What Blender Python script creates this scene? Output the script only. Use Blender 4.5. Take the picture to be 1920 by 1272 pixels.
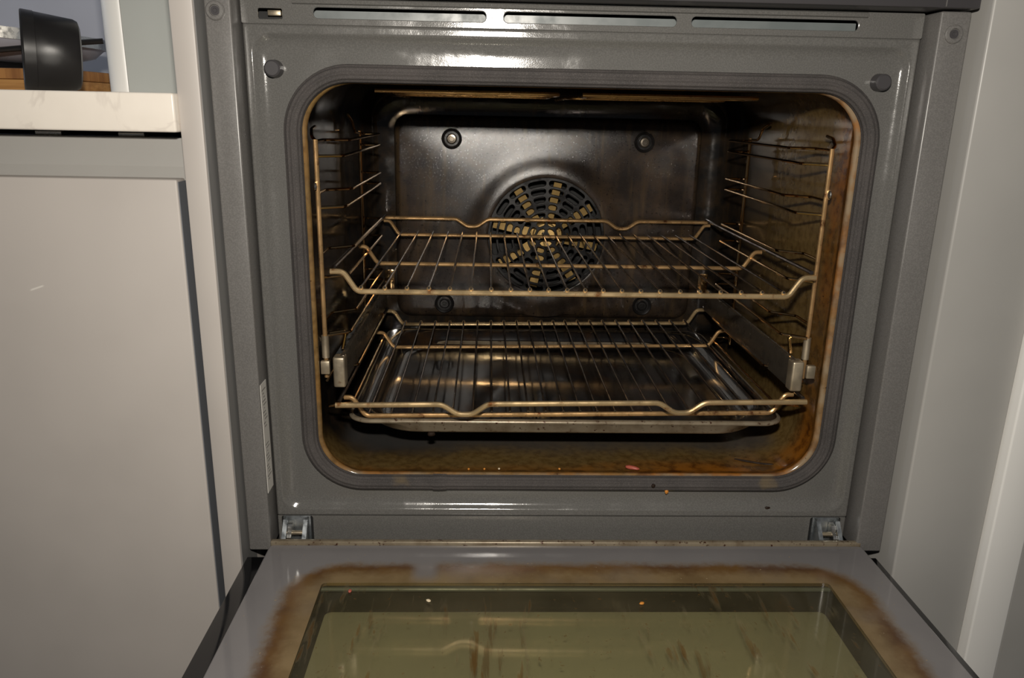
import bpy, bmesh, math, random
from mathutils import Vector, Matrix
from math import sin, cos, pi
random.seed(7)
for o in list(bpy.data.objects): bpy.data.objects.remove(o, do_unlink=True)
S = bpy.context.scene
C = S.collection

# ------------------------------------------------------------------ camera
PITCH, YAW, ROLL, FPX = .2827, .0337, .0203, 1460.3
CAM = Vector((-.082, -.7038, .3796))
fw = Vector((sin(YAW)*cos(PITCH), cos(YAW)*cos(PITCH), -sin(PITCH)))
rt = Vector((cos(YAW), -sin(YAW), 0)); up = rt.cross(fw)
r2 = rt*cos(ROLL)+up*sin(ROLL); u2 = up*cos(ROLL)-rt*sin(ROLL)
cd = bpy.data.cameras.new('camera'); cd.sensor_width = 36; cd.lens = FPX/1920*36
cd.clip_start = .02; cd.clip_end = 50
cam = bpy.data.objects.new('camera', cd); C.objects.link(cam)
cam.matrix_world = Matrix(((r2.x, u2.x, -fw.x, CAM.x), (r2.y, u2.y, -fw.y, CAM.y), (r2.z, u2.z, -fw.z, CAM.z), (0, 0, 0, 1)))
S.camera = cam
# ------------------------------------------------------------------ world + lights
w = bpy.data.worlds.new('room_light'); S.world = w; w.use_nodes = True
bg = w.node_tree.nodes['Background']; bg.inputs[0].default_value = (.86, .92, 1.0, 1); bg.inputs[1].default_value = .05
# the camera's pop-up flash, above the lens
fl = bpy.data.lights.new('camera_flash', 'AREA'); fl.shape = 'RECTANGLE'; fl.size = .036; fl.size_y = .02
fl.energy = 6.0; fl.color = (1, .93, .83)
flo = bpy.data.objects.new('camera_flash', fl); C.objects.link(flo)
flo.location = (-.083, -.70, .482)
flo.rotation_euler = (Vector((.02, .25, .22))-flo.location).to_track_quat('-Z', 'Y').to_euler()
# daylight from the kitchen window on the left
wl = bpy.data.lights.new('window_daylight', 'AREA'); wl.shape = 'RECTANGLE'; wl.size = .9; wl.size_y = 1.0
wl.energy = 6; wl.color = (.78, .87, 1)
wlo = bpy.data.objects.new('window_daylight', wl); C.objects.link(wlo)
wlo.location = (-2.2, .1, 1.1); wlo.rotation_euler = (Vector((-.6, .35, .45))-wlo.location).to_track_quat('-Z', 'Y').to_euler()
vs = S.view_settings; vs.view_transform = 'Standard'; vs.look = 'None'; vs.gamma = 1; vs.use_curve_mapping = False
vs.exposure = 0.0

# ------------------------------------------------------------------ materials
def mat(name, col, rough=.5, metal=0, spec=.5, **k):
    m = bpy.data.materials.new(name); m.use_nodes = True
    b = m.node_tree.nodes['Principled BSDF']
    b.inputs['Base Color'].default_value = (*col, 1); b.inputs['Roughness'].default_value = rough
    b.inputs['Metallic'].default_value = metal; b.inputs['Specular IOR Level'].default_value = spec
    for kk, v in k.items(): b.inputs[kk.replace('_', ' ')].default_value = v
    return m
class N:
    """tiny node-graph helper on one material"""
    def __init__(s, m):
        s.t = m.node_tree; s.b = s.t.nodes['Principled BSDF']; s.tc = s.t.nodes.new('ShaderNodeTexCoord').outputs['Object']
    def link(s, a, b): s.t.links.new(a, b)
    def noise(s, scale, detail=4, vec=None, stretch=None, rough=.55, dist=0):
        n = s.t.nodes.new('ShaderNodeTexNoise'); n.inputs['Scale'].default_value = scale; n.inputs['Detail'].default_value = detail
        n.inputs['Roughness'].default_value = rough; n.inputs['Distortion'].default_value = dist
        v = vec or s.tc
        if stretch:
            mp = s.t.nodes.new('ShaderNodeMapping'); mp.inputs['Scale'].default_value = stretch; s.link(v, mp.inputs[0]); v = mp.outputs[0]
        s.link(v, n.inputs['Vector']); return n.outputs['Fac']
    def math(s, op, a, b=0., c=None, clamp=False):
        n = s.t.nodes.new('ShaderNodeMath'); n.operation = op; n.use_clamp = clamp
        for i, x in enumerate((a, b) if c is None else (a, b, c)):
            if hasattr(x, 'is_linked'): s.link(x, n.inputs[i])
            else: n.inputs[i].default_value = x
        return n.outputs[0]
    def rng(s, x, a, b, lo=0., hi=1., smooth=True):
        n = s.t.nodes.new('ShaderNodeMapRange'); n.interpolation_type = 'SMOOTHSTEP' if smooth else 'LINEAR'
        s.link(x, n.inputs[0])
        for i, v in zip((1, 2, 3, 4), (a, b, lo, hi)): n.inputs[i].default_value = v
        return n.outputs[0]
    def xyz(s):
        n = s.t.nodes.new('ShaderNodeSeparateXYZ'); s.link(s.tc, n.inputs[0]); return n.outputs
    def mix(s, f, a, b):
        n = s.t.nodes.new('ShaderNodeMix'); n.data_type = 'RGBA'
        if hasattr(f, 'is_linked'): s.link(f, n.inputs[0])
        else: n.inputs[0].default_value = f
        for i, x in ((6, a), (7, b)):
            if hasattr(x, 'is_linked'): s.link(x, n.inputs[i])
            else: n.inputs[i].default_value = (*x, 1)
        return n.outputs[2]
    def color(s, o): s.link(o, s.b.inputs['Base Color'])
    def rough(s, o): s.link(o, s.b.inputs['Roughness'])
    def bump(s, h, strength=.3, dist=.001):
        n = s.t.nodes.new('ShaderNodeBump'); n.inputs['Strength'].default_value = strength; n.inputs['Distance'].default_value = dist
        s.link(h, n.inputs['Height']); s.link(n.outputs[0], s.b.inputs['Normal'])

def m_enamel(name, col, rough, sparkle=.25, grease=0):
    m = mat(name, col, rough, .0, .6); n = N(m)
    a = n.noise(900, 2); c = n.noise(9, 5)
    n.color(n.mix(n.rng(a, .35, .7), tuple(x*.88 for x in col), tuple(x*1.13 for x in col)))
    n.rough(n.rng(c, .3, .75, rough*.75, rough*1.5))
    h = n.noise(1100, 2)
    if grease:   # splashes of baked grease dull and pit the gloss in patches
        gp = n.rng(n.noise(16, 4), .47, .60)
        n.rough(n.math('ADD', n.rng(c, .3, .75, rough*.75, rough*1.4), n.math('MULTIPLY', gp, .10)))
        h = n.math('ADD', h, n.math('MULTIPLY', n.math('MULTIPLY', n.noise(230, 3), gp), 3.0))
    n.bump(h, sparkle, .0003)
    return m
M = {}
M['frame'] = m_enamel('grey_speckled_enamel', (.120, .117, .111), .10, .12, 1)
M['post'] = m_enamel('grey_powder_coat', (.150, .144, .138), .36, .03)
M['trim'] = mat('dark_grey_trim', (.055, .052, .055), .35); N(M['trim']).bump(N(M['trim']).noise(500), .05, .0003)
M['black'] = mat('soot_black', (.006, .006, .006), .7); n = N(M['black']); n.rough(n.rng(n.noise(30), .3, .7, .6, .8))
M['steel'] = mat('plain_steel_sheet', (.13, .148, .15), .6, .0); n = N(M['steel']); n.rough(n.rng(n.noise(60), .3, .7, .3, .5))
M['zinc'] = mat('zinc_plated_steel', (.42, .45, .47), .32, .9); n = N(M['zinc']); n.rough(n.rng(n.noise(120), .3, .7, .22, .45)); n.bump(n.noise(300), .1, .0003)
M['zincd'] = mat('dulled_zinc', (.17, .145, .115), .3, .8); n = N(M['zincd']); n.rough(n.rng(n.noise(60), .3, .7, .22, .42))
M['bright'] = mat('bright_steel', (.8, .78, .73), .22, 1); n = N(M['bright']); n.rough(n.rng(n.noise(120), .3, .7, .15, .35))

def m_wire(name, a, b, rough, rust=.62, metal=.8):
    m = mat(name, a, rough, metal); n = N(m)
    f = n.rng(n.noise(70, 6, rough=.7), rust-.07, rust+.08)
    f2 = n.rng(n.noise(14, 3), .3, .7)
    c1 = n.mix(f2, a, tuple(x*.78 for x in a)); n.color(n.mix(f, c1, b))
    n.rough(n.rng(n.noise(50, 4), .3, .7, rough*.8, rough*1.5)); n.bump(n.noise(400, 3), .15, .0003)
    return m
M['gold'] = m_wire('heat_tinted_steel_wire', (.86, .54, .25), (.16, .045, .015), .24)
M['goldw'] = m_wire('pale_heat_tinted_wire', (.96, .70, .38), (.40, .17, .06), .24)
M['rung'] = m_wire('dark_scorched_wire', (.26, .22, .20), (.05, .028, .018), .16, .55, .95)
M['ladder'] = m_wire('amber_tinted_chrome_wire', (.80, .52, .25), (.22, .09, .03), .09, .7, 1)
M['brass'] = m_wire('brass_tinted_steel', (.80, .53, .20), (.42, .22, .07), .33, .68, .55)
M['slide'] = m_wire('beige_tinted_zinc', (.52, .44, .32), (.22, .13, .07), .38, .66)

# cavity enamel: black-brown with baked-on grease, thickest round the mouth
def m_cavity():
    m = mat('greasy_cavity_enamel', (.03, .025, .018), .2, 0, .6); n = N(m); x, y, z = n.xyz()
    base = n.mix(n.rng(n.noise(45, 6), .35, .7), (.011, .010, .009), (.030, .020, .012))
    streak = n.noise(60, 4, stretch=(1, 1, .06))
    base = n.mix(n.rng(streak, .52, .75, 0, .7), base, (.050, .028, .011))
    # warped distance from the mouth
    wy = n.math('ADD', y, n.math('MULTIPLY', n.math('SUBTRACT', n.noise(22, 5), .5), .05))
    # the right-hand wall and floor front carry more grease than the left
    side = n.rng(x, -.20, .24, 0, .25)
    lo = n.math('MULTIPLY', n.rng(z, .02, .10, 1, 0), .05)
    reach = n.math('ADD', n.math('ADD', side, lo), .03)
    olive = n.math('DIVIDE', wy, reach)
    fo = n.rng(olive, .4, 1.25, 1, 0)
    col = n.mix(n.math('MULTIPLY', fo, .9), base, n.mix(n.rng(n.noise(120, 4), .35, .7), (.185, .120, .042), (.115, .068, .020)))
    am = n.rng(n.math('SUBTRACT', wy, n.rng(x, -.2, .24, 0, .030)), .010, .040, 1, 0)
    amm = n.math('MULTIPLY', n.math('MULTIPLY', am, n.math('MAXIMUM', n.rng(x, -.23, .05, .25, 1), n.rng(z, .02, .06, 1, 0))), n.rng(n.noise(11, 4), .38, .58, .35, 1))
    col = n.mix(amm, col, n.mix(n.rng(n.noise(60, 4), .4, .65), (.30, .110, .014), (.10, .032, .006)))
    lip = n.rng(n.math('ADD', y, n.math('MULTIPLY', n.noise(90, 3), .004)), .003, .008, 1, 0)  # pale highlight along the mouth lip, put into the colour
    col = n.mix(n.math('MULTIPLY', n.math('MULTIPLY', lip, n.math('MAXIMUM', n.rng(x, -.22, .20, .2, 1), n.rng(z, .02, .06, 1, 0))), n.rng(n.noise(35, 4), .4, .6, .3, .9)), col, (.26, .20, .13))
    sp = n.rng(n.noise(260, 3, rough=.7), .66, .74)
    col = n.mix(n.math('MULTIPLY', sp, fo), col, (.03, .011, .004))
    # bare grey enamel further in on the floor
    gf = n.math('MULTIPLY', n.rng(z, .03, .045, 1, 0), n.rng(wy, .055, .10))
    col = n.mix(n.math('MULTIPLY', gf, .8), col, (.060, .058, .056))
    n.color(col); n.rough(n.rng(n.noise(30, 5), .3, .7, .06, .20)); n.bump(n.noise(160, 5), .06, .0008)
    return m
M['cavity'] = m_cavity()
def m_back():
    m = mat('scorched_back_panel_enamel', (.03, .024, .02), .3, 0, .55); n = N(m)
    c = n.mix(n.rng(n.noise(30, 6), .35, .7), (.020, .015, .012), (.048, .032, .020))
    c = n.mix(n.rng(n.noise(75, 5, stretch=(1, 1, .08)), .52, .72, 0, .7), c, (.075, .048, .022))
    c = n.mix(n.rng(n.noise(420, 2), .6, .72), c, (.010, .007, .006))
    n.color(c); n.rough(n.rng(n.noise(9, 4), .3, .7, .12, .22)); n.bump(n.noise(1300, 2, rough=.7), .42, .0003)
    return m
M['back'] = m_back()
M['grille'] = mat('black_grille_enamel', (.011, .010, .010), .22, 0, .4); n = N(M['grille']); n.bump(n.noise(300), .2, .0004); n.rough(n.rng(n.noise(40), .3, .7, .2, .4))
def m_tray():
    m = mat('black_tray_enamel', (.012, .011, .011), .16, 0, .6); n = N(m)
    c = n.mix(n.rng(n.noise(26, 6), .45, .75), (.011, .010, .010), (.035, .018, .008)); n.color(c)
    n.rough(n.rng(n.noise(18, 4), .3, .7, .08, .20)); n.bump(n.noise(60, 4), .12, .0010)
    return m
M['tray'] = m_tray()
def m_trayrim():
    m = mat('worn_tray_rim_enamel', (.18, .15, .11), .3, .3); n = N(m)
    c = n.mix(n.rng(n.noise(45, 6), .40, .70), (.27, .225, .16), (.17, .13, .085))
    c = n.mix(n.rng(n.noise(230, 4, rough=.65), .58, .68), c, (.05, .015, .006)); n.color(c); n.bump(n.noise(200, 3), .15, .0005)
    return m
M['trayrim'] = m_trayrim()
def m_gasket():
    m = mat('braided_glass_fibre', (.075, .068, .066), .85); n = N(m)
    a = n.noise(1500, 2); c = n.noise(25, 4)
    col = n.mix(n.rng(c, .3, .75), (.040, .036, .035), (.060, .053, .051))
    col = n.mix(n.rng(a, .5, .7, 0, .6), col, (.115, .103, .098))
    col = n.mix(n.rng(n.noise(16, 3), .68, .74, 0, .6), col, (.14, .10, .05))
    n.color(col); n.bump(n.noise(900, 2), .5, .0007)
    return m
M['gasket'] = m_gasket()
def m_paint(name, col, rough, var=.05, scuff=True):
    m = mat(name, col, rough); n = N(m)
    c = n.mix(n.rng(n.noise(5, 4), .3, .7), tuple(x*(1-var) for x in col), tuple(x*(1+var) for x in col))
    n.color(c); n.rough(n.rng(n.noise(8, 4), .3, .7, rough*.85, rough*1.2)); n.bump(n.noise(600, 2), .03, .0002)
    return m
M['cab'] = m_paint('matt_warm_grey_lacquer', (.465, .43, .40), .5)
M['cabr'] = m_paint('satin_grey_lacquer', (.37, .362, .345), .4)
M['white'] = m_paint('white_lacquer', (.86, .85, .82), .35, .02)
M['wallgrey'] = m_paint('grey_green_wall_paint', (.44, .46, .44), .7)
M['walllav'] = m_paint('pale_lavender_wall_paint', (.62, .63, .70), .7)
M['floor'] = m_paint('grey_floor_tile', (.22, .21, .20), .5)
def m_stone():
    m = mat('cream_quartz', (.84, .79, .71), .3); n = N(m)
    v = n.math('ABSOLUTE', n.math('SUBTRACT', n.noise(7, 6, dist=1.5), .5))
    f = n.math('MULTIPLY', n.rng(v, 0, .02, 1, 0), n.rng(n.noise(4), .45, .65))
    n.color(n.mix(n.math('MULTIPLY', f, .6), n.mix(n.noise(40, 4), (.88, .82, .74), (.80, .74, .66)), (.42, .36, .33)))
    return m
def m_door():
    m = m_paint('scuffed_warm_grey_lacquer', (.465, .43, .40), .5); n = N(m)
    src = n.b.inputs['Base Color'].links[0].from_socket
    x, y, z = n.xyz()
    u = n.math('SUBTRACT', x, -.4640+.62); v = n.math('SUBTRACT', z, .2290+.80)   # a short pale scrape
    line = n.math('ABSOLUTE', n.math('SUBTRACT', v, n.math('MULTIPLY', u, .35)))
    f = n.math('MULTIPLY', n.rng(line, .0003, .0012, 1, 0), n.rng(n.math('ABSOLUTE', u), .004, .007, 1, 0))
    n.color(n.mix(n.math('MULTIPLY', f, .8), src, (.70, .67, .62))); return m
M['door'] = m_door()
M['stone'] = m_stone()
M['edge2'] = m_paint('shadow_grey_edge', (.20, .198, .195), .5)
def m_wood():
    m = mat('bamboo', (.42, .22, .07), .45); n = N(m)
    a = n.noise(14, 5, stretch=(.6, 6, 14)); c = n.noise(70, 3, stretch=(1, 1, .05))
    col = n.mix(n.rng(a, .3, .7), (.50, .26, .085), (.30, .14, .04))
    n.color(n.mix(n.rng(c, .5, .7, 0, .4), col, (.22, .09, .03))); n.bump(a, .1, .0005)
    return m
M['wood'] = m_wood()
def m_wood2():
    m = mat('bamboo_end_blocks', (.36, .17, .05), .5); n = N(m)
    a = n.noise(60, 4, stretch=(1.4, 1.4, .05)); n.color(n.mix(n.rng(a, .35, .65), (.42, .20, .06), (.24, .10, .03))); return m
M['woodend'] = m_wood2()
M['pan'] = mat('black_nonstick', (.014, .013, .013), .32); n = N(M['pan']); n.rough(n.rng(n.noise(40), .3, .7, .28, .4))
M['porcelain'] = mat('frosted_pale_glass', (.60, .60, .68), .25, 0, .5); n = N(M['porcelain']); n.rough(n.rng(n.noise(12), .3, .7, .2, .35))
M['sticker'] = mat('white_paper_label', (.62, .60, .56), .6); n = N(M['sticker']); n.color(n.mix(n.noise(60), (.66, .64, .60), (.55, .53, .49)))
M['ink'] = mat('grey_ink', (.24, .23, .22), .7); n = N(M['ink']); n.rough(n.rng(n.noise(60), .3, .7, .6, .8))
M['blackglass'] = mat('black_glass_edge', (.008, .008, .009), .12); n = N(M['blackglass']); n.rough(n.rng(n.noise(30), .3, .7, .08, .2))
M['olive'] = mat('mirror_coated_outer_glass', (.44, .43, .35), .45, .0); n = N(M['olive']); n.color(n.mix(n.noise(9, 3), (.40, .385, .30), (.33, .325, .26)))
M['crumb_pink'] = mat('cooked_pink_scrap', (.42, .10, .07), .45); n = N(M['crumb_pink']); n.color(n.mix(n.noise(300), (.5, .13, .09), (.3, .06, .04)))
M['crumb_gold'] = mat('toasted_golden_crumb', (.62, .24, .03), .45); n = N(M['crumb_gold']); n.color(n.mix(n.noise(300), (.7, .30, .05), (.45, .15, .02)))
M['crumb_dark'] = mat('charred_crumb', (.018, .010, .006), .6, 0, .2); n = N(M['crumb_dark']); n.rough(n.rng(n.noise(200), .3, .7, .5, .75))
M['crumb_pale'] = mat('pale_crumb', (.7, .6, .42), .5); n = N(M['crumb_pale']); n.color(n.mix(n.noise(300), (.75, .65, .48), (.6, .48, .3)))

# printed grey border of the door glass with the burnt-on brown ring round the window
WX, WYR, WYF, WC = .2300, -.0905, -.420, .003      # door window: half width, rear edge, front edge
def ring_dist(n):
    x, y, z = n.xyz()
    cy = (WYR+WYF)/2; hy = (WYR-WYF)/2
    nx = n.math('ADD', n.math('MULTIPLY', n.math('SUBTRACT', n.noise(12, 3), .5), .014), n.math('MULTIPLY', n.math('SUBTRACT', n.noise(120, 5, rough=.7), .5), .014))
    dx = n.math('MAXIMUM', n.math('SUBTRACT', n.math('ABSOLUTE', n.math('SUBTRACT', x, WC)), WX-.022), 0.)
    dy = n.math('MAXIMUM', n.math('SUBTRACT', n.math('ABSOLUTE', n.math('SUBTRACT', y, cy)), hy-.022), 0.)
    d = n.math('SUBTRACT', n.math('SQRT', n.math('ADD', n.math('MULTIPLY', dx, dx), n.math('MULTIPLY', dy, dy))), .022)
    return n.math('ADD', d, nx), x, y
def m_border():
    m = mat('grey_printed_door_glass', (.20, .195, .205), .1, 0, .5); n = N(m); d, x, y = ring_dist(n)
    grey = n.mix(n.rng(n.noise(6, 4), .3, .7), (.205, .195, .195), (.165, .158, .160))
    inn = n.rng(d, .022, .038, 1, 0)                       # inside the ring
    edge = n.math('MULTIPLY', n.rng(d, .006, .027), inn)  # darker towards the outer rim
    gap = n.math('MULTIPLY', n.rng(n.math('ABSOLUTE', n.math('SUBTRACT', x, -.136)), .004, .017, 1, 0), n.rng(y, -.095, -.075))
    stain = n.mix(n.rng(n.noise(30, 5), .35, .7), (.215, .150, .072), (.150, .098, .042))
    stain = n.mix(edge, stain, n.mix(n.rng(n.noise(22, 4), .4, .65), (.125, .058, .010), (.070, .025, .004)))
    f = n.math('MULTIPLY', inn, n.rng(n.noise(17, 4), .25, .5, .8, .98))
    f = n.math('MULTIPLY', f, n.math('SUBTRACT', 1., n.math('MULTIPLY', gap, .85)))
    col = n.mix(f, grey, stain)
    col = n.mix(n.rng(n.noise(330, 2), .73, .76), col, (.32, .24, .14))
    n.color(col); n.rough(n.math('ADD', n.math('MULTIPLY', f, .25), .08)); return m
M['border'] = m_border()
def m_window():
    m = bpy.data.materials.new('greasy_window_glass'); m.use_nodes = True; t = m.node_tree
    n = N(m); out = t.nodes['Material Output']
    tr = t.nodes.new('ShaderNodeBsdfTransparent'); tr.inputs[0].default_value = (.87, .86, .76, 1)
    gl = t.nodes.new('ShaderNodeBsdfGlossy'); gl.inputs['Roughness'].default_value = .06
    fr = t.nodes.new('ShaderNodeFresnel'); fr.inputs[0].default_value = 1.5
    mx = t.nodes.new('ShaderNodeMixShader'); gm = t.nodes.new('ShaderNodeNewGeometry'); n.link(n.math('MULTIPLY_ADD', gm.outputs['Backfacing'], 1/1.5-1.5, 1.5), fr.inputs[0]); n.link(fr.outputs[0], mx.inputs[0]); n.link(tr.outputs[0], mx.inputs[1]); n.link(gl.outputs[0], mx.inputs[2])
    streak = n.rng(n.noise(120, 4, stretch=(1, .14, 1), dist=.3), .56, .66)
    patch = n.rng(n.noise(14, 3), .38, .62, .1, 1)
    spots = n.rng(n.noise(170, 3), .66, .74)
    haze = n.rng(n.noise(7, 4), .3, .75, .03, .15)
    f = n.math('MAXIMUM', n.math('MULTIPLY', n.math('MULTIPLY', streak, patch), .45), n.math('MULTIPLY', spots, .5))
    f = n.math('MAXIMUM', f, haze)
    b = n.b; n.color(n.mix(n.rng(f, .15, .4), (.24, .20, .12), (.14, .070, .018))); b.inputs['Roughness'].default_value = .4
    m2 = t.nodes.new('ShaderNodeMixShader'); n.link(f, m2.inputs[0]); n.link(mx.outputs[0], m2.inputs[1]); n.link(b.outputs[0], m2.inputs[2])
    n.link(m2.outputs[0], out.inputs['Surface']); return m
M['window'] = m_window()

# ------------------------------------------------------------------ geometry helpers
def finish(name, verts, faces, m, parent=None, smooth=True, angle=.6, mats=None, fm=None):
    """verts are in the thing's own coordinates (relative to the thing's origin)"""
    me = bpy.data.meshes.new(name); me.from_pydata([tuple(v) for v in verts], [], faces); me.update()
    bm = bmesh.new(); bm.from_mesh(me); bmesh.ops.recalc_face_normals(bm, faces=bm.faces[:]); bm.to_mesh(me); bm.free()
    me.materials.append(m)
    for x in mats or []: me.materials.append(x)
    if fm:
        for p, i in zip(me.polygons, fm): p.material_index = i
    if smooth:
        for p in me.polygons: p.use_smooth = True
        me.set_sharp_from_angle(angle=angle)
    o = bpy.data.objects.new(name, me); C.objects.link(o)
    if parent: o.parent = parent
    return o
def thing(name, label, cat, loc=(0, 0, 0), group=None):
    o = bpy.data.objects.new(name, None); C.objects.link(o); o.location = loc; o.empty_display_size = .02
    o['label'] = label; o['category'] = cat
    if group: o['group'] = group
    return o
def tag(o, label, cat, group=None):
    o['label'] = label; o['category'] = cat
    if group: o['group'] = group
    return o
def struct(o): o['kind'] = 'structure'; return o
class G:
    """collects geometry for ONE mesh"""
    def __init__(s): s.v = []; s.f = []
    def add(s, v, f):
        k = len(s.v); s.v += [Vector(x) for x in v]; s.f += [tuple(i+k for i in q) for q in f]; return s
    def box(s, x0, x1, y0, y1, z0, z1, bev=0, seg=2):
        bm = bmesh.new()
        bmesh.ops.create_cube(bm, size=1)
        for v in bm.verts: v.co = ((x0+x1)/2+v.co.x*(x1-x0), (y0+y1)/2+v.co.y*(y1-y0), (z0+z1)/2+v.co.z*(z1-z0))
        if bev: bmesh.ops.bevel(bm, geom=bm.edges[:], offset=bev, segments=seg, profile=.5, affect='EDGES')
        bm.verts.index_update(); s.add([v.co.copy() for v in bm.verts], [[v.index for v in f.verts] for f in bm.faces]); bm.free(); return s
    def tube(s, pts, r, n=10, closed=False, ridge=0, rn=9, flat=None):
        pts = [Vector(p) for p in pts]; L = len(pts); T = []
        for i in range(L):
            a = pts[i-1] if (i or closed) else pts[i]; b = pts[(i+1) % L] if (i < L-1 or closed) else pts[i]
            T.append((b-a).normalized())
        up_ = Vector((0, 0, 1)) if abs(T[0].z) < .9 else Vector((1, 0, 0))
        if flat: up_ = Vector(flat)
        nv = (up_-T[0]*up_.dot(T[0])).normalized(); v = []; 
        for i in range(L):
            nv = (nv-T[i]*nv.dot(T[i])).normalized() if not flat else (Vector(flat)-T[i]*Vector(flat).dot(T[i])).normalized()
            bv = T[i].cross(nv); rr = r[i] if isinstance(r, (list, tuple)) else r
            for k in range(n):
                a = 2*pi*k/n; q = rr*(1+ridge*cos(rn*a)); v.append(pts[i]+nv*cos(a)*q+bv*sin(a)*q)
        f = []
        for i in range(L if closed else L-1):
            for k in range(n):
                a = i*n+k; b = i*n+(k+1) % n; c = ((i+1) % L)*n+(k+1) % n; d = ((i+1) % L)*n+k; f.append((a, b, c, d))
        if not closed: f.append(tuple(range(n-1, -1, -1))); f.append(tuple((L-1)*n+k for k in range(n)))
        return s.add(v, f)
    def lathe(s, prof, org, axis, n=24):
        """prof: (radius, height along axis)"""
        axis = Vector(axis).normalized(); t = Vector((0, 0, 1)) if abs(axis.z) < .9 else Vector((1, 0, 0))
        a = axis.cross(t).normalized(); b = axis.cross(a); org = Vector(org); v = []; f = []; idx = []
        for r, h in prof:
            if r < 1e-6: idx.append([len(v)]); v.append(org+axis*h)
            else:
                idx.append(list(range(len(v), len(v)+n))); v += [org+axis*h+(a*cos(2*pi*k/n)+b*sin(2*pi*k/n))*r for k in range(n)]
        for p, q in zip(idx, idx[1:]):
            for k in range(n):
                k2 = (k+1) % n
                if len(p) == 1 and len(q) == 1: continue
                if len(p) == 1: f.append((p[0], q[k], q[k2]))
                elif len(q) == 1: f.append((p[k], p[k2], q[0]))
                else: f.append((p[k], p[k2], q[k2], q[k]))
        return s.add(v, f)
    def rings(s, R_, closed=True, cap0=False, cap1=False):
        n = len(R_[0]); v = [p for r in R_ for p in r]; f = []
        for i in range(len(R_)-1):
            for k in range(n if closed else n-1):
                f.append((i*n+k, i*n+(k+1) % n, (i+1)*n+(k+1) % n, (i+1)*n+k))
        if cap0: f.append(tuple(range(n-1, -1, -1)))
        if cap1: f.append(tuple((len(R_)-1)*n+k for k in range(n)))
        return s.add(v, f)
    def prism(s, poly, x0, x1):
        """poly in (y,z) extruded along x"""
        n = len(poly); v = [(x0, y, z) for y, z in poly]+[(x1, y, z) for y, z in poly]
        f = [tuple(range(n)), tuple(range(2*n-1, n-1, -1))]+[(i, (i+1) % n, n+(i+1) % n, n+i) for i in range(n)]
        return s.add(v, f)
    def xform(s, mtx): s.v = [mtx @ Vector(q) for q in s.v]; return s
    def build(s, name, m, parent=None, **k):
        o = Vector(parent_origin(parent)) if parent else Vector((0, 0, 0))
        return finish(name, [Vector(q)-o for q in s.v], s.f, m, parent, **k)
def parent_origin(p):
    while p.parent: p = p.parent
    return ORG.get(p.name, p.location)
ORG = {}
def rrect(x0, x1, z0, z1, r, y=0, n=10):
    """rounded rectangle in the XZ plane, 4(n+1) points"""
    out = []
    for cx, cz, a0 in ((x1-r, z1-r, 0), (x0+r, z1-r, pi/2), (x0+r, z0+r, pi), (x1-r, z0+r, 1.5*pi)):
        for k in range(n+1):
            a = a0+pi/2*k/n; out.append(Vector((cx+r*cos(a), y, cz+r*sin(a))))
    return out
def fillet(pts, r, n=6):
    pts = [Vector(p) for p in pts]; out = [pts[0]]
    for i in range(1, len(pts)-1):
        p = pts[i]; a = pts[i-1]-p; b = pts[i+1]-p; la, lb = a.length, b.length; a.normalize(); b.normalize()
        ang = a.angle(b)
        if ang > pi-.02: out.append(p); continue
        d = min(r/math.tan(ang/2), la*.48, lb*.48); p0 = p+a*d; p1 = p+b*d
        for k in range(n+1):
            t = k/n; out.append(p0*(1-t)**2+p*2*t*(1-t)+p1*t*t)
    out.append(pts[-1]); return out
def holed_plate(name, outer, holes, y0, y1, m, parent, bevel=0):
    """flat plate in XZ with holes, between y0 and y1 (via a filled 2D curve)"""
    cu = bpy.data.curves.new('tmp', 'CURVE'); cu.dimensions = '2D'; cu.fill_mode = 'BOTH'; cu.extrude = abs(y1-y0)/2-bevel
    cu.bevel_depth = bevel; cu.bevel_resolution = 1
    for ring in [outer]+holes:
        sp = cu.splines.new('POLY'); sp.points.add(len(ring)-1); sp.use_cyclic_u = True
        for p, q in zip(sp.points, ring): p.co = (q[0], q[1], 0, 1)
    o = bpy.data.objects.new('tmp', cu); C.objects.link(o)
    dg = bpy.context.evaluated_depsgraph_get(); me = bpy.data.meshes.new_from_object(o.evaluated_get(dg))
    vs_ = [(v.co.x, (y0+y1)/2+v.co.z, v.co.y) for v in me.vertices]; fs = [tuple(p.vertices) for p in me.polygons]
    bpy.data.objects.remove(o); bpy.data.curves.remove(cu); bpy.data.meshes.remove(me)
    return finish(name, vs_, fs, m, parent, angle=.5)
def r2d(x0, x1, z0, z1, r, n=6): return [(p.x, p.z) for p in rrect(x0, x1, z0, z1, r, 0, n)]

# ------------------------------------------------------------------ setting
def sbox(name, m, *b, bev=0): return struct(G().box(*b, bev=bev).build(name, m))
sbox('floor', M['floor'], -3, 3, -3, 1.3, -.95, -.90)
sbox('wall_back', M['walllav'], -3, 3, .62, .72, -.9, 1.9)
sbox('wall_left', M['wallgrey'], -.4400, -.3325, .120, .5655, .3900, 1.6)
g = G(); g.rings([[Vector((x, y, z)) for x, y in [(-.4405, .5655), (-.4405, .1195), (-.4440, .1180), (-.4520, .1190), (-.4590, .1230), (-.4630, .1300), (-.4640, .1400), (-.4640, .5655)]] for z in (.39, 1.6)], cap0=True, cap1=True)
struct(g.build('trim_1', M['white'], angle=.9))

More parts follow.
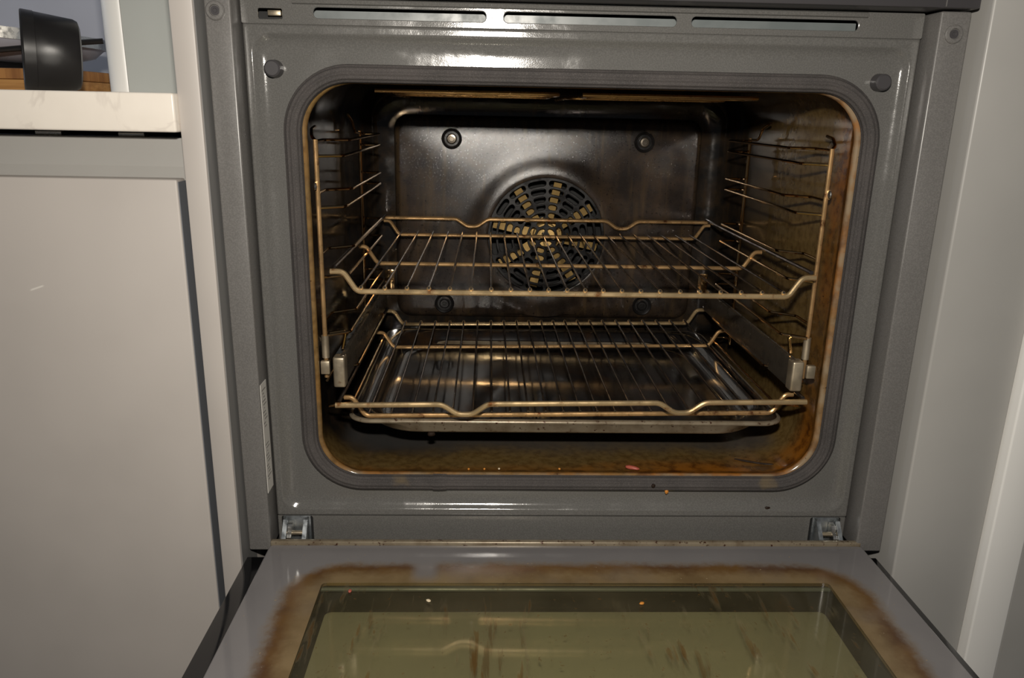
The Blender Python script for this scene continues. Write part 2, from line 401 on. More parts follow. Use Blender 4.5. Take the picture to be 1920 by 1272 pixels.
# ------------------------------------------------------------------ kitchen units
tall = thing('oven_housing', 'tall warm grey cabinet housing the oven, its edge strip left of the oven', 'cabinet')
G().box(-.3315, -.3130, -.045, .56, -.80, 1.25, .0015).build('side_panel', M['cab'], tall)
G().box(-.3130, .3195, -.030, .56, .555, .575, .001).build('shelf_panel', M['cab'], tall)
G().box(-.3130, .3195, -.020, .56, -.140, -.120, .001).build('shelf_panel', M['cab'], tall)
G().box(-.3110, .3180, -.045, -.026, -.78, -.150, .0015).build('drawer_front', M['cab'], tall)
G().box(-.3130, .3195, .545, .56, -.119, .554).build('back_board', M['cab'], tall)
rp = thing('filler_panel', 'smooth grey tall panel standing right of the oven', 'panel')
G().box(.3215, .4040, -.040, .56, -.80, 1.25, .0022, 3).build('panel', M['cabr'], rp)
wr = thing('white_end_panel', 'narrow bright white upright panel at the lower right, beside the smooth grey panel', 'panel')
G().box(.4055, .4405, -.050, .56, -.80, 1.25, .002, 3).build('panel', M['white'], wr)
gr = thing('side_unit_panel', 'grey unit front in the bottom right corner beyond the white upright', 'panel')
G().box(.4420, .80, -.046, .56, -.80, 1.25, .002, 3).build('panel', M['cabr'], gr)

M['edge'] = m_paint('blue_grey_gap_shade', (.15, .158, .175), .5)  # dark tone standing in for the shade in the door gap
G().box(-.3129, -.3122, -.043, .0, -.110, .540).build('reveal_shade', M['edge2'], tall)  # added dark strip: shade between panel and post as colour
bc = thing('base_cabinet', 'low warm grey handleless cabinet left of the oven, under the worktop', 'cabinet', (-.62, .25, -.80))
G().box(-.93, -.3380, -.046, -.027, -.66, .3215, .0016, 3).build('door', M['door'], bc)
G().box(-.3379, -.3372, -.0445, -.027, -.65, .3195).build('gap_shade', M['edge'], bc)  # added dark strip: shade of the gap beside the door as colour
G().box(-.93, -.3480, -.024, .50, -.66, .316).build('body', M['cab'], bc)
G().prism([(-.0235, .3162), (-.0260, .3162), (-.0180, .3300), (-.0140, .3535), (.01, .3535), (.01, .3162)], -.93, -.3330).build('finger_channel', M['cabr'], bc, smooth=False)
G().box(-.93, -.3330, .012, .50, .3535, .3570).build('top_rail', M['black'], bc)
for x in (-.47, -.40):
    G().box(x, x+.022, -.004, .009, .3536, .3572, .0004).build('clip', M['bright'], bc)
G().box(-.93, -.3330, .02, .5, -.80, -.66).build('plinth', M['cabr'], bc)
wt = G().box(-.95, -.3318, -.052, .565, .3592, .3895, .0018, 3).build('worktop', M['stone'])
tag(wt, 'cream veined stone worktop on the cabinet left of the oven', 'worktop')

# ------------------------------------------------------------------ oven
oven = thing('built_in_oven', 'grey enamelled built-in oven with its greasy door dropped open', 'oven')
FX0, FX1 = -.2875, .2850
CX0, CX1, CZ0, CZ1 = -.2425, .2455, .0335, .4040     # cavity mouth
CR = .044
# front frame: cavity mouth -> recess floor -> raised border
g = G()
g.rings([rrect(CX0-.004, CX1+.004, CZ0-.004, CZ1+.004, CR+.004, .004), rrect(CX0-.004, CX1+.004, CZ0-.004, CZ1+.004, CR+.004, 0),
         rrect(-0.2630, 0.2610, 0.0168, 0.4220, 0.012, 0), rrect(-0.2665, 0.2645, 0.0133, 0.4255, 0.0125, 0), rrect(-0.2700, 0.2680, 0.0098, 0.4290, 0.013, -0.00025), rrect(-0.2730, 0.2710, 0.0068, 0.4320, 0.0135, -0.0009), rrect(-0.2755, 0.2735, 0.0043, 0.4345, 0.014, -0.0019), rrect(-0.2775, 0.2755, 0.0023, 0.4365, 0.0148, -0.0033), rrect(-0.2792, 0.2772, 0.0006, 0.4382, 0.0155, -0.0048), rrect(-0.2802, 0.2782, -0.0004, 0.4392, 0.0158, -0.0056),
         rrect(-.2810, .2790, -.0012, .4400, .016, -.0060), rrect(-.2820, .2800, -.0022, .4410, .016, -.0060), rrect(FX0+.0025, FX1-.0025, -.0055, .4445, .0025, -.0060), rrect(FX0+.0015, FX1-.0015, -.0065, .4455, .0015, -.0060), rrect(FX0, FX1, -.008, .447, .001, -.0045), rrect(FX0, FX1, -.008, .447, .001, .004)])
g.build('front_frame', M['frame'], oven, angle=1.0)
slots = [r2d(a, b, .4512, .4608, .0042) for a, b in ((-.2290, -.0850), (-.0712, .0752), (.0866, .2300))]
holed_plate('vent_strip', r2d(FX0, FX1, .4472, .4665, .001), slots+[r2d(-.2745, -.2535, .4498, .4592, .002)], -.0056, -.0036, M['frame'], oven, .0006)
G().tube([(-.245, -.0062, .4645), (.236, -.0062, .4645)], .0022, 8).build('vent_lip', M['frame'], oven)
for a, b in ((-.2290, -.0850), (-.0712, .0752), (.0866, .2300)):
    G().box(a-.004, b+.004, .010, .0115, .440, .4595).build('duct_plate', M['steel'], oven)
G().box(-.2685, -.2575, .004, .009, .4540, .4585, .0006).build('latch_tongue', M['slide'], oven)
G().box(-.279, -.250, .012, .014, .444, .466).build('latch_pocket', M['black'], oven)
holed_plate('lower_panel', r2d(FX0, FX1, -.060, -.0085, .001), [r2d(-.2850, -.2530, -.046, -.0100, .003), r2d(.2490, .2815, -.046, -.0100, .003)], -.0020, .0010, M['frame'], oven, .0006)
G().box(-.3060, .3060, .010, .530, -.090, -.088).add([], []).box(-.306, .306, .010, .530, .500, .502).box(-.306, -.304, .01, .53, -.088, .5).box(.304, .306, .01, .53, -.088, .5).box(-.306, .306, .528, .53, -.088, .5).build('casing', M['black'], oven, smooth=False)
G().box(-.304, .304, .018, .020, -.088, .020).build('lower_backing', M['black'], oven, smooth=False)
# side posts
for s, xi, xo in ((-1, -.2893, -.3105), (1, .2875, .3130)):
    a, b = min(xi, xo), max(xi, xo)
    p = G().box(a, b, -.027, .012, -.034, .4665, .0016, 3).build('side_post', M['post'], oven)
    sx = -.3015 if s < 0 else .3000; sz = .4535 if s < 0 else .4490
    sc = G().lathe([(.0075, 0), (.0075, .0012), (.0066, .0020), (.0045, .0022), (.0040, .0008), (.0, .0006)], (sx, -.0270, sz), (0, -1, 0), 28).build('screw', M['post'], p)
    G().lathe([(.0036, 0), (.0036, .0006), (.0018, .0006), (.0014, .0002), (0, .0002)], (sx, -.0278, sz), (0, -1, 0), 16).build('screw_recess', M['trim'], p)
# rating label on the inner side of the left post
st = G().box(-.2893, -.2888, -.0245, -.0065, .0260, .1350).build('rating_label', M['sticker'], oven); st['label'] = 'white paper rating label'
g = G()
for k in range(26):
    z = .128-k*.0036
    if 11 <= k <= 14: continue
    g.box(-.28885, -.28870, -.0225+.002*(k % 3), -.0100-.002*((k*7) % 4), z, z+.0012)
g.build('print_lines', M['ink'], st, smooth=False)
# control fascia above the frame
fa = G().box(-.3115, .3150, -.034, .02, .4680, .553, .0015).build('control_fascia', M['trim'], oven)
G().box(.086, .176, -.0350, -.0338, .4725, .520, .0004).build('display_window', M['olive'], fa)
G().box(.2860, .2866, -.0345, -.0339, .4690, .552).build('joint_strip', M['post'], fa)
# door buffers
for x, z in ((-.2640, .4115), (.2560, .4110)):
    G().lathe([(.0075, 0), (.0072, .004), (.0068, .010), (.0055, .0112), (0, .0112)], (x, 0, z), (0, -1, 0), 24).build('door_buffer', M['trim'], oven)
# gasket
path = rrect(-.2515, .2550, .0275, .4090, .050, -.0022, 14)
P = []
for i, p in enumerate(path):
    q = path[(i+1) % len(path)]; k = max(1, int((q-p).length/.012))
    for j in range(k): P.append(p.lerp(q, j/k))
ga = G().tube(P, .0074, 66, True, .05, 11, flat=(0, -1, 0)).build('gasket', M['gasket'], oven, angle=3)
gj = [Vector((x, -.0022, .0275)) for x in (-.1335, -.128, -.120)]
G().tube(gj, [.0080, .0082, .0078], 66, False, .05, 11, flat=(0, -1, 0)).build('gasket_joint', M['gasket'], ga, angle=.8)
# cavity liner
g = G(); Rr = []
YB = .412
for y, e, r in ((.0015, .0042, CR+.004), (.0005, .0015, CR+.001), (.0012, -.0008, CR-.001), (.004, -.0020, CR-.002), (.008, -.0008, CR-.001), (.014, .0020, CR), (.020, .0050, CR), (.030, .0068, CR), (.10, .0068, CR), (.25, .0068, CR), (YB-.030, .0060, CR), (YB-.012, .0020, CR), (YB-.004, -.006, CR-.004), (YB, -.018, CR-.012)):
    Rr.append(rrect(CX0-e, CX1+e, CZ0-e, CZ1+e*1.6, r, y, 12))
Rr.append(rrect(-.2000, .2020, .0900, .3640, .020, YB, 12))
g.rings(Rr); cav = g.build('cavity', M['cavity'], oven, angle=1.2)
# back panel with the fan dome
FZ = .2120; NA = 4*13
def ang_rr(x0, x1, z0, z1, r, y):
    return rrect(x0, x1, z0, z1, r, y, 12)
outer = ang_rr(-.2070, .2090, .0960, .3690, .020, .398)
dirs = [(Vector((p.x, 0, p.z))-Vector((0, 0, FZ))) for p in outer]
angs = [math.atan2(d.z, d.x) for d in dirs]
def circ(r, y): return [Vector((r*cos(a), y, FZ+r*sin(a))) for a in angs]
# refine: many angular samples by interpolating between outer points
def dense(ring, k=4):
    out = []
    for i, p in enumerate(ring):
        q = ring[(i+1) % len(ring)]
        m_ = max(1, int((q-p).length/.006))
        for j in range(m_): out.append(p.lerp(q, j/m_))
    return out
outer = dense(outer); angs = [math.atan2(p.z-FZ, p.x) for p in outer]
def mixr(r0, y0, t, y): # between circle and outer outline
    return [Vector((r0*cos(a), y, FZ+r0*sin(a))).lerp(Vector((p.x, y, p.z)), t) for a, p in zip(angs, outer)]
def offs(e, y):
    cxm, czm = .001, .2325
    return [Vector((p.x+e*(1 if p.x > cxm else -1), y, p.z+e*(1 if p.z > czm else -1))) for p in outer]
g = G(); g.rings([circ(.0815, .3970), circ(.0815, .3922), circ(.0835, .3914), circ(.088, .3915), circ(.093, .3921), circ(.098, .3932), circ(.103, .3945), circ(.108, .3957), circ(.113, .3966), mixr(.118, 0, .02, .3972), mixr(.118, 0, .10, .3976),
                  mixr(.118, 0, .28, .3980), mixr(.118, 0, .5, .3987), mixr(.118, 0, .75, .3998), mixr(.118, 0, .97, .4014), offs(.0, .4017), offs(.0016, .4030), offs(.004, .405), offs(.006, .4112)])
bp = g.build('back_panel', M['back'], oven, angle=1.2)
for x, z in ((-.1330, .3440), (.1325, .3440), (-.1440, .1120), (.1440, .1120)):
    q = G().lathe([(.0138, .0), (.0140, .0012), (.0130, .0022), (.0118, .0016), (.0100, .0003), (.0, .0003)], (x, .3992, z), (0, -1, 0), 32).build('screw_cup', M['grille'], bp)
    G().lathe([(.0072, 0), (.0072, .0015), (.0056, .0032), (.0034, .0034), (.0030, .0042), (.0018, .0042), (.0015, .0030), (0, .0030)], (x, .3988, z), (0, -1, 0), 20).build('bolt', M['zincd'] if z > .2 else M['grille'], bp)
# fan grille
def sector(ri, ro, a0, a1, n=6):
    """rounded slot between radii and angles"""
    rr = (ro-ri)/2; rm = (ri+ro)/2; da = rr/rm; pts = []
    A0, A1 = a0+da, a1-da
    if A1 < A0: A0 = A1 = (a0+a1)/2
    for k in range(n+1): a = A0+(A1-A0)*k/n; pts.append((ro*cos(a), FZ+ro*sin(a)))
    for k in range(1, 5): t = pi*k/5; pts.append(((rm+rr*cos(t))*cos(A1+da*sin(t)), FZ+(rm+rr*cos(t))*sin(A1+da*sin(t))))
    for k in range(n+1): a = A1+(A0-A1)*k/n; pts.append((ri*cos(a), FZ+ri*sin(a)))
    for k in range(1, 5): t = pi+pi*k/5; pts.append(((rm+rr*cos(t))*cos(A0+da*sin(t)), FZ+(rm+rr*cos(t))*sin(A0+da*sin(t))))
    return pts
holes = []
for i, (ro, num) in enumerate(((.0790, 16), (.0680, 16), (.0572, 16), (.0464, 16), (.0352, 8), (.0244, 8), (.0140, 3))):
    ri = ro-.0087; gap = .0028/((ri+ro)/2)
    for k in range(num):
        a0 = pi/2+2*pi*k/num+gap/2; a1 = pi/2+2*pi*(k+1)/num-gap/2; holes.append(sector(ri, ro, a0, a1, 8 if num > 8 else 14))
holed_plate('fan_grille', [(.0818*cos(2*pi*k/96), FZ+.0818*sin(2*pi*k/96)) for k in range(96)], holes, .3908, .3938, M['grille'], bp, .0005)
# fan behind the grille
fan = G().lathe([(.0, -.004), (.016, -.004), (.018, -.001), (.018, .004), (.024, .005), (.024, .007), (0, .007)], (0, .412, FZ), (0, 1, 0), 40).build('fan_wheel', M['brass'], oven)
ORGm = None
for k in range(8):
    a = 2*pi*k/8+1.36
    m_ = Matrix.Translation((0, .406, FZ)) @ Matrix.Rotation(-a, 4, 'Y') @ Matrix.Rotation(.45, 4, 'X')
    G().box(.0200, .0760, -.0006, .0006, -.0062, .0062).xform(m_).build('fan_blade', M['brass'], fan, smooth=False)
G().lathe([(0, -.012), (.006, -.012), (.007, -.006), (.007, 0), (0, 0)], (0, .412, FZ), (0, 1, 0), 6).build('fan_nut', M['zinc'], fan)
G().lathe([(.0820, 0), (.100, .012), (.100, .050), (0, .050)], (0, .3965, FZ), (0, 1, 0), 48).build('fan_chamber', M['black'], oven)
# roof grill element: two flat loops under the cavity roof
for a, b, y0 in ((-.1880, -.0165, .055), (.0050, .1735, .055)):
    Z = .3970
    pts = fillet([(a, y0, Z), (b, y0, Z), (b, y0+.055, Z), (a+.01, y0+.055, Z), (a+.01, y0+.11, Z), (b, y0+.11, Z), (b, y0+.165, Z), (a, y0+.165, Z), (a, .37, Z)], .016, 6)
    G().tube(pts, .0018, 8).build('grill_element', M['gold'], oven)
# hinges
for hx, s in ((-.2690, 1), (.2650, -1)):
    h = G().box(hx-.0135, hx+.0135, -.0030, .0000, -.0450, -.0100, .0006).build('hinge', M['zinc'], oven)
    prof = [(-.003, -.0105), (-.008, -.0120), (-.0200, -.0270), (-.0205, -.0300), (-.0205, -.0450), (-.003, -.0450)]
    for dx in (-.0120, .0104):
        G().prism(prof, hx+dx, hx+dx+.0016).build('flange', M['zinc'], h, smooth=False)
    for dx in (-.0120, .0078):
        G().prism([(-.0080, -.0121), (-.0200, -.0271), (-.0207, -.0260), (-.0087, -.0110)], hx+dx, hx+dx+.0042).build('lip', M['zinc'], h, smooth=False)
    ax = hx-.0052*s
    arm = [(-.004, -.0145), (-.0100, -.0150), (-.0125, -.0180), (-.0130, -.0215), (-.0165, -.0230), (-.0185, -.0255), (-.0190, -.0290), (-.0215, -.0300), (-.0220, -.0440), (-.004, -.0440)]
    G().prism(arm, ax-.0021, ax+.0021).build('lever', M['bright'], h, smooth=False)
    G().tube([(hx-.011, -.0120, -.0235), (hx+.011, -.0120, -.0235)], .0022, 12).build('pin', M['slide'], h)
    G().box(hx-.0160, hx+.0160, .001, .016, -.048, -.008).build('pocket', M['black'], h, smooth=False)

# ---- door, dropped to horizontal
DZ = -.0280
DX0, DX1, DY0, DY1 = -.2900, .2925, -.4700, -.0270
DG = G()
for b in ((-.2860, .2885, -.0330, -.0305), (-.2860, .2885, -.4665, -.4640), (-.2860, -.2835, -.4639, -.0331), (.2860, .2885, -.4639, -.0331)): DG.box(*b, DZ-.030, DZ-.0032)
door = DG.build('door', M['trim'], oven, smooth=False); door['label'] = 'dropped oven door with greasy inner glass'
# printed border of the inner glass (ring with rectangular window)
def zring(x0, x1, y0, y1, r, z, n=8): return [Vector((p.x, p.z, z)) for p in rrect(x0, x1, y0, y1, r, 0, n)]
bw = (-WX+WC, WX+WC, WYF, WYR, .004)
G().rings([zring(*bw, DZ-.0032), zring(*bw, DZ), zring(DX0+.001, DX1-.001, DY0+.001, DY1-.001, .003, DZ), zring(DX0, DX1, DY0, DY1, .0035, DZ-.0006), zring(DX0, DX1, DY0, DY1, .0035, DZ-.0032), zring(*bw, DZ-.0032)]).build('glass_border', M['border'], door, angle=.25)
gw = G().rings([zring(*bw, DZ-.0029), zring(*bw, DZ-.0001)], cap0=True, cap1=True).build('glass_window', M['window'], door, smooth=False)
gw['label'] = 'grease-filmed see-through window in the door glass'
# metal profile along the hinge edge
G().box(DX0, DX1, -.0275, -.0215, DZ-.0040, DZ+.0038, .0016, 3).build('edge_profile', M['trayrim'], door)
# inner sides of the window shaft and the panes below
sh = G().rings([zring(bw[0]-.004, bw[1]+.004, bw[2]-.004, bw[3]+.004, .004, DZ-.0033), zring(bw[0]-.002, bw[1]+.002, bw[2]-.002, bw[3]+.002, .004, DZ-.0060), zring(bw[0]+.002, bw[1]-.002, bw[2]+.002, bw[3]-.002, .006, DZ-.0290)])
sh.build('window_shaft', M['black'], door, angle=1)
G().tube([(bw[0]-.001, bw[3]-.002, DZ-.0055), (bw[1]+.001, bw[3]-.002, DZ-.0055)], .0020, 10).build('shaft_rod', M['steel'], door)
G().box(-.2280, .2340, WYF-.004, WYR+.004, DZ-.0316, DZ-.0302).build('inner_coating', M['olive'], door, smooth=False)
G().box(-.3125, .3085, -.4850, -.0290, DZ-.0400, DZ-.0320, .001).build('outer_glass', M['blackglass'], door)
for a, b in ((-.3125, -.2865), (.2890, .3085)):
    G().box(a, b, -.4850, -.0290, DZ-.0318, DZ-.0120, .0008).build('side_rail', M['blackglass'], door)
G().tube(fillet([(-.20, -.45, DZ-.039), (-.20, -.45, DZ-.075), (.20, -.45, DZ-.075), (.20, -.45, DZ-.039)], .012), .007, 14).build('door_handle', M['bright'], door)

# ------------------------------------------------------------------ wire racks
RUNGX = [-.1995, -.1775, -.1570, -.1365, -.1170, -.0972, -.0783, -.0600, -.0420, -.0245, -.0070, .0100, .0270, .0447, .0625, .0808, .1000, .1190, .1385, .1580, .1780, .1985]
W = .2275
def make_rack(label, yf, z1, h, L, flip, ym, roll=0, group='wire racks inside the oven'):
    """yf..yf+L; flip: the dipped stop rail faces the door"""
    r = thing('wire_rack', label, 'oven rack', (0, yf, z1), group); ORG[r.name] = (0, 0, 0)
    rb = .0027
    def Y(t): return L-t if flip else t            # t measured from the plain end
    def sbar(t, xe, rad, m, name):
        pts = fillet([(-xe, Y(t), h), (-.2155, Y(t), h), (-.2035, Y(t), 0), (.2035, Y(t), 0), (.2155, Y(t), h), (xe, Y(t), h)], .009, 7)
        G().tube(pts, rad, 10).build(name, m, r)
    sbar(0, W, rb, M['goldw'], 'front_bar' if not flip else 'rear_bar')
    sbar(ym, W-.004, .0023, M['gold'], 'cross_bar')
    sbar(L-.024, W-.004, .0024, M['gold'], 'rear_bar' if not flip else 'front_bar')
    d = .0095
    def dip(x): return [(x-.022, L, h+.001), (x-.007, L, h-d), (x+.007, L, h-d), (x+.022, L, h+.001)]
    pts = [(-W, L, h+.001)]+dip(-.104)+dip(.106)+[(W, L, h+.001)]
    pts = fillet([(x, Y(y), z) for x, y, z in pts], .016, 6)
    G().tube(pts, rb, 10).build('stop_rail', M['gold'] if not flip else M['goldw'], r)
    for s in (-1, 1):
        G().tube([(s*(W-.0035), Y(.002), h+.0045), (s*(W-.0035), Y(L-.001), h+.0045)], .0020, 8).build('side_bar', M['rung'], r)
        # little loops holding the outermost rung line down to the bar
        x = s*.2085
        pts = fillet([(x, Y(.075), .002), (x, Y(.062), -.006), (x, Y(.05), .002)], .006, 5)
    me = None
    for i, x in enumerate(RUNGX):
        if me is None:
            o = G().tube([(0, Y(-.0022), .0045), (0, Y(.004), .0045), (0, Y(L/2), .0042), (0, Y(L-.0215), .0042)], .00115, 8).build('rung', M['rung'], r); me = o.data
        else:
            o = bpy.data.objects.new('rung', me); C.objects.link(o); o.parent = r
        o.location.x = x
    kn = None
    for x in RUNGX:
        if kn is None:
            o = G().lathe([(.0, -.0012), (.0016, -.0012), (.0022, 0), (.0020, .0012), (.0010, .0022), (0, .0024)], (0, Y(0), .0034), (0, .35*(1 if flip else -1), 1), 10).build('weld_tip', M['goldw'], r); kn = o.data
        else:
            o = bpy.data.objects.new('weld_tip', kn); C.objects.link(o); o.parent = r
        o.location.x = x
    r.rotation_euler = (0, roll, 0); r.location.x = .002 if flip else 0
    return r
make_rack('upper wire oven rack with golden front bar, in front of the fan', .010, .2168, .0186, .376, False, .140)
make_rack('lower wire oven rack lying over the black tray, dipped rail facing out', -.0025, .0911, .0195, .371, True, .112, roll=-.016)

# ------------------------------------------------------------------ shelf supports
XV, XI = .2385, .2165
def make_support(s, label):
    c = .002 if s < 0 else -.004
    y0 = .0 if s < 0 else .010
    t = thing('shelf_support', label, 'shelf support', (c+s*XV, .15, .12), 'side shelf supports'); ORG[t.name] = tuple(t.location)
    xv, xi = c+s*XV, c+s*XI
    G().tube([(xv, .016+y0, .1300), (xv, .016+y0, .3535)], .0022, 10).build('front_post', M['gold'], t)
    G().tube([(xv, .016+y0, .1500), (xv, .016+y0, .1720)], .0036, 12).build('sleeve', M['slide'], t)
    for y in (.262,):
        G().tube([(xv, y, .0950), (xv, y, .3560)], .0021, 10).build('rear_post', M['ladder'], t)
    G().tube(fillet([(xv, .262, .3535), (xv+s*.001, .235, .3545), (xv+s*.003, .228, .3680), (xv+s*.003, .205, .3740)], .008, 6), .0015, 8).build('hook', M['ladder'], t)
    G().tube(fillet([(xv, .016+y0, .3525), (xv+s*.004, .020+y0, .3560), (xv+s*.006, .030+y0, .3620), (xv+s*.006, .045+y0, .3640)], .008, 6), .0015, 8).build('hook', M['ladder'], t)
    zs = ((.3520, .3390), (.3060, .2930), (.2500, .2285), (.1855, .1720), (.1265, .1000))
    for up_z, lo_z in zs:
        pu = fillet([(xv, .016+y0, up_z), (xv, .050+y0, up_z), (xi, .066+y0, up_z), (xi, .276, up_z), (xv, .276, up_z), (xv, .262, up_z)], .006, 6)
        G().tube(pu, .0014, 8).build('rail_wire', M['ladder'], t)
        pl = fillet([(xv, .016+y0, lo_z), (xv-s*.004, .018+y0, lo_z), (xi, .030+y0, lo_z), (xi, .276, lo_z), (xv, .276, lo_z), (xv, .262, lo_z)], .006, 6)
        G().tube(pl, .0014, 8).build('rail_wire', M['ladder'], t)
    for y, z in ((.012+y0, .312), (.266, .3275)):
        G().lathe([(0, -.0016), (.0038, -.0010), (.0046, 0), (.0038, .0010), (0, .0016)], (xv+s*.001, y, z), (s, 0, 0), 16).build('glint_disc', M['bright'], t)  # added bright discs standing in for flash glints reflected on the wall
    # telescopic slide
    xi += s*.0045
    sl = G().box(min(xi-s*.001, xi+s*.0035), max(xi-s*.001, xi+s*.0035), .012, .330, .1235, .1535, .0012).build('slide', M['zincd'], t)
    sl['label'] = 'telescopic slide'
    G().box(min(xi-s*.002, xi+s*.0095), max(xi-s*.002, xi+s*.0095), .0060, .0200, .1225, .1530, .0020, 3).build('slide_stop', M['slide'], sl)
    G().box(min(xi+s*.0125, xi+s*.0210), max(xi+s*.0125, xi+s*.0210), .0060, .0110, .1360, .1490, .0008).build('slide_bracket', M['slide'], sl)
    G().box(min(xi+s*.0040, xi+s*.0120), max(xi+s*.0040, xi+s*.0120), .0200, .300, .1290, .1480, .001).build('slide_rail', M['zinc'], sl)
    G().tube(fillet([(xv-s*.003, .020, .1730), (xi, .030, .1730), (xi+s*.004, .030, .155)], .004), .0016, 8).build('slide_clip', M['ladder'], sl)
    for yy in (.33,):
        G().box(min(xi-s*.012, xi+s*.001), max(xi-s*.012, xi+s*.001), yy, yy+.003, .146, .174, .0006).build('rear_stop', M['ladder'], sl)
    return t
make_support(-1, 'left wire shelf support ladder with a telescopic slide on the cavity wall')
make_support(1, 'right wire shelf support ladder with a telescopic slide on the cavity wall')

# ------------------------------------------------------------------ baking tray
tr = thing('baking_tray', 'black enamel baking tray under the lower wire rack', 'baking tray', (0, .2, .0595)); ORG[tr.name] = tuple(tr.location)
def tring(x, y0, y1, r, z): return zring(-x+.001, x+.001, y0, y1, r, z, 8)
TY0, TY1 = .020, .366
G().rings([tring(.2185, TY0+.005, TY1-.005, .020, .0838), tring(.2110, TY0+.0075, TY1-.010, .046, .0836), tring(.2060, TY0+.009, TY1-.0125, .052, .0815), tring(.1990, TY0+.013, TY1-.0155, .056, .0720), tring(.1945, TY0+.018, TY1-.0185, .056, .0665), tring(.186, TY0+.028, TY1-.028, .056, .0650), tring(.176, TY0+.038, TY1-.044, .05, .0650)], cap1=True).build('pan', M['tray'], tr, angle=1.2)
G().rings([tring(.2185, TY0+.005, TY1-.005, .020, .0838), tring(.2205, TY0+.0022, TY1-.003, .022, .0840), tring(.2222, TY0+.0003, TY1-.0005, .023, .0825), tring(.2220, TY0+.0003, TY1-.001, .023, .0808), tring(.2200, TY0+.001, TY1-.003, .023, .0800)]).build('rim', M['trayrim'], tr, angle=1.2)
G().rings([tring(.2200, TY0+.001, TY1-.003, .022, .0800), tring(.2080, TY0+.0016, TY1-.010, .040, .0795), tring(.2020, TY0+.0022, TY1-.014, .050, .0720), tring(.1980, TY0+.006, TY1-.018, .048, .0690), tring(.1900, TY0+.028, TY1-.026, .04, .0605), tring(.15, .10, .30, .03, .0595)], cap1=True).build('outer_wall', M['trayrim'], tr, angle=1.2)

# ------------------------------------------------------------------ crumbs
def crumb(label, m, loc, size, rot=0, group=None, name='food_crumb', seed=0):
    rnd = random.Random(seed); bm = bmesh.new(); bmesh.ops.create_icosphere(bm, subdivisions=2, radius=1)
    for v in bm.verts:
        k = 1+rnd.uniform(-.13, .13); v.co = Vector((v.co.x*size[0]*k, v.co.y*size[1]*k, v.co.z*size[2]*k))
    o = finish(name, [v.co.copy() for v in bm.verts], [[v.index for v in f.verts] for f in bm.faces], M[m], None, angle=1.5); bm.free()
    o.location = loc; o.rotation_euler = (0, 0, rot); return tag(o, label, 'crumb', group)
FLZ = .0278
crumb('pink meat scrap lying on the greasy cavity floor near the seal', 'crumb_pink', (.0690, .0270, FLZ+.0026), (.0080, .0026, .0020), -.45, seed=1)
crumb('orange seed-like crumb stuck on the lower edge of the seal', 'crumb_gold', (.0985, -.0062, .0205), (.0021, .0017, .0028), .3, seed=2)
crumb('small black blob stuck on the seal below the pink scrap', 'crumb_dark', (.0840, -.0098, .0282), (.0020, .0015, .0022), 0, seed=3)
crumb('black drip blob under the front edge of the baking tray', 'crumb_dark', (-.1370, .0265, .0665), (.0040, .0028, .0028), 0, seed=4)
crumb('dark burnt drip on the frame ledge below the seal at right', 'crumb_dark', (.2030, -.0040, .0005), (.0030, .0010, .0026), 0, seed=5)
dr = G().tube([(0, 0, 0), (.010, -.006, .0002), (.022, -.011, .0002), (.036, -.015, .0003), (.046, -.019, .0001)], [.0006, .0012, .0010, .0013, .0005], 8).build('burnt_drip', M['crumb_dark'])
dr.location = (.1850, .0560, FLZ-.0002); tag(dr, 'thin black burnt drip line on the cavity floor at the right front', 'burnt drip')
for k, (x, y, m) in enumerate(((-.099, .0235, 'crumb_gold'), (-.083, .0240, 'crumb_gold'), (-.068, .0245, 'crumb_pale'), (-.006, .0250, 'crumb_gold'))):
    crumb(('orange speck leftmost in the row on the cavity floor front', 'orange speck second from left in the row on the cavity floor', 'pale speck third from left in the row on the cavity floor', 'orange speck right of the row on the cavity floor, near the middle')[k], m, (x, y, FLZ+.0016), (.0013, .0012, .0011), k, 'specks on the cavity floor', seed=10+k)
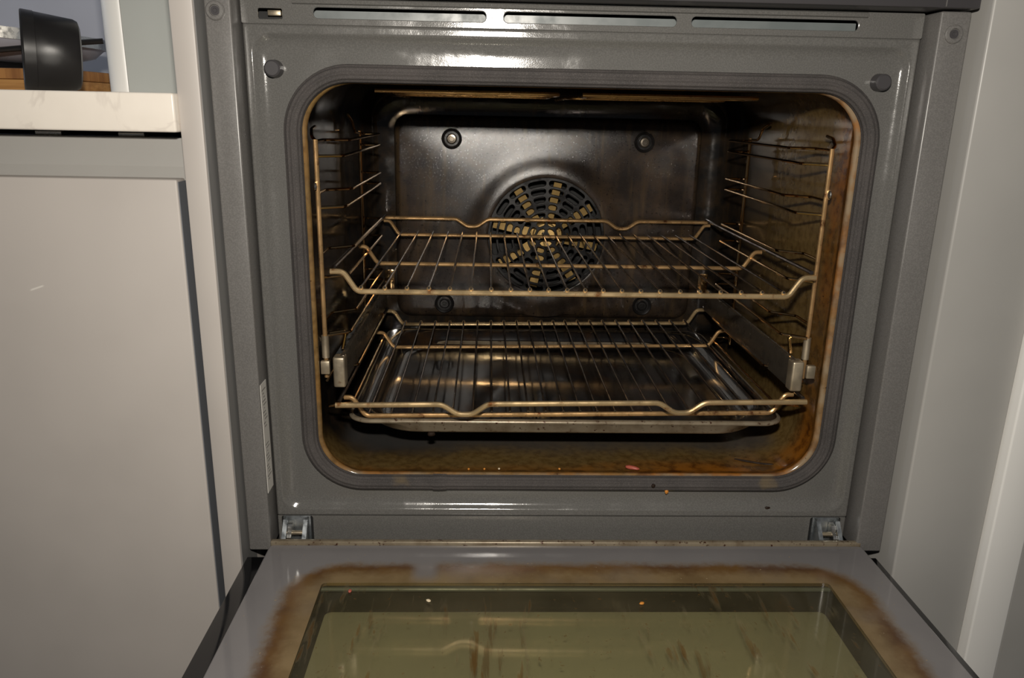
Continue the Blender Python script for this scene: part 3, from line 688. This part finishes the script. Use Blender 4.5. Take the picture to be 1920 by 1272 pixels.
for k, (x, y, m) in enumerate(((-.200, -.086, 'crumb_pink'), (-.130, -.100, 'crumb_pale'), (.055, -.104, 'crumb_gold'))):
    crumb(('pink crumb on the door glass near its left hinge side', 'pale crumb on the door glass left of the middle', 'golden crumb on the door glass right of the middle')[k], m, (x, y-.018, DZ+.0008), (.0016, .0024, .0010), k, 'crumbs on the door glass', seed=20+k)

# ------------------------------------------------------------------ things on the worktop
cb = thing('cutting_board', 'thick bamboo chopping board lying on the worktop behind the black pan', 'chopping board', (-.66, .22, .3900)); ORG[cb.name] = (0, 0, 0)
G().box(-.16, .155, -.075, .17, 0, .0125, .001).build('board', M['wood'], cb)
G().box(-.16, .155, -.0755, .17, .0127, .0232, .0015).build('end_strip', M['woodend'], cb)
cb.rotation_euler = (0, 0, -.06)
sp = thing('saucepan', 'small black pan lying on its side at the worktop front', 'pan', (-.478, .065, .3900)); ORG[sp.name] = (0, 0, 0)
ax = Vector((.86, .50, -.06)).normalized(); c0 = Vector((-.020, -.0115, .0350))
G().lathe([(.0, .0420), (.0250, .0420), (.0295, .0405), (.0312, .0370), (.0340, .0060), (.0335, .0050), (.0320, .008), (.0290, .036), (.0, .038)], c0, ax, 48).build('body', M['pan'], sp)
G().lathe([(.0335, .0065), (.0344, .0060), (.0350, -.0030), (.0344, -.0040), (.0335, -.0030), (.0325, .0065)], c0, ax, 48).build('rim_band', M['pan'], sp)
bs = G().lathe([(0, 0), (.07, 0), (.075, .004), (.06, .012), (0, .013)], (0, 0, 0), (0, 0, 1), 40).build('bowl_stand', M['pan'])
bs.location = (-.690, .31, .4134); tag(bs, 'low black stand on the chopping board under the pale bowl', 'stand')
mb = thing('glass_bowl', 'pale frosted bowl with a steel rim band behind the black pan', 'bowl', (-.690, .31, .4267)); ORG[mb.name] = (0, 0, 0)
ba = (.06, .0, 1)
G().lathe([(0, 0), (.05, .0), (.085, .004), (.118, .014), (.130, .026), (.130, .030), (.126, .030), (.112, .018), (.08, .010), (0, .005)], (0, 0, 0), ba, 48).build('bowl', M['porcelain'], mb)
G().lathe([(.1305, .025), (.1330, .025), (.1330, .037), (.1305, .037)], (0, 0, 0), ba, 48).build('rim_band', M['bright'], mb)
G().tube(fillet([(.06, -.118, .004), (.10, -.10, .010), (.135, -.07, .018), (.17, -.06, .022)], .02), .003, 8).build('handle', M['pan'], mb)
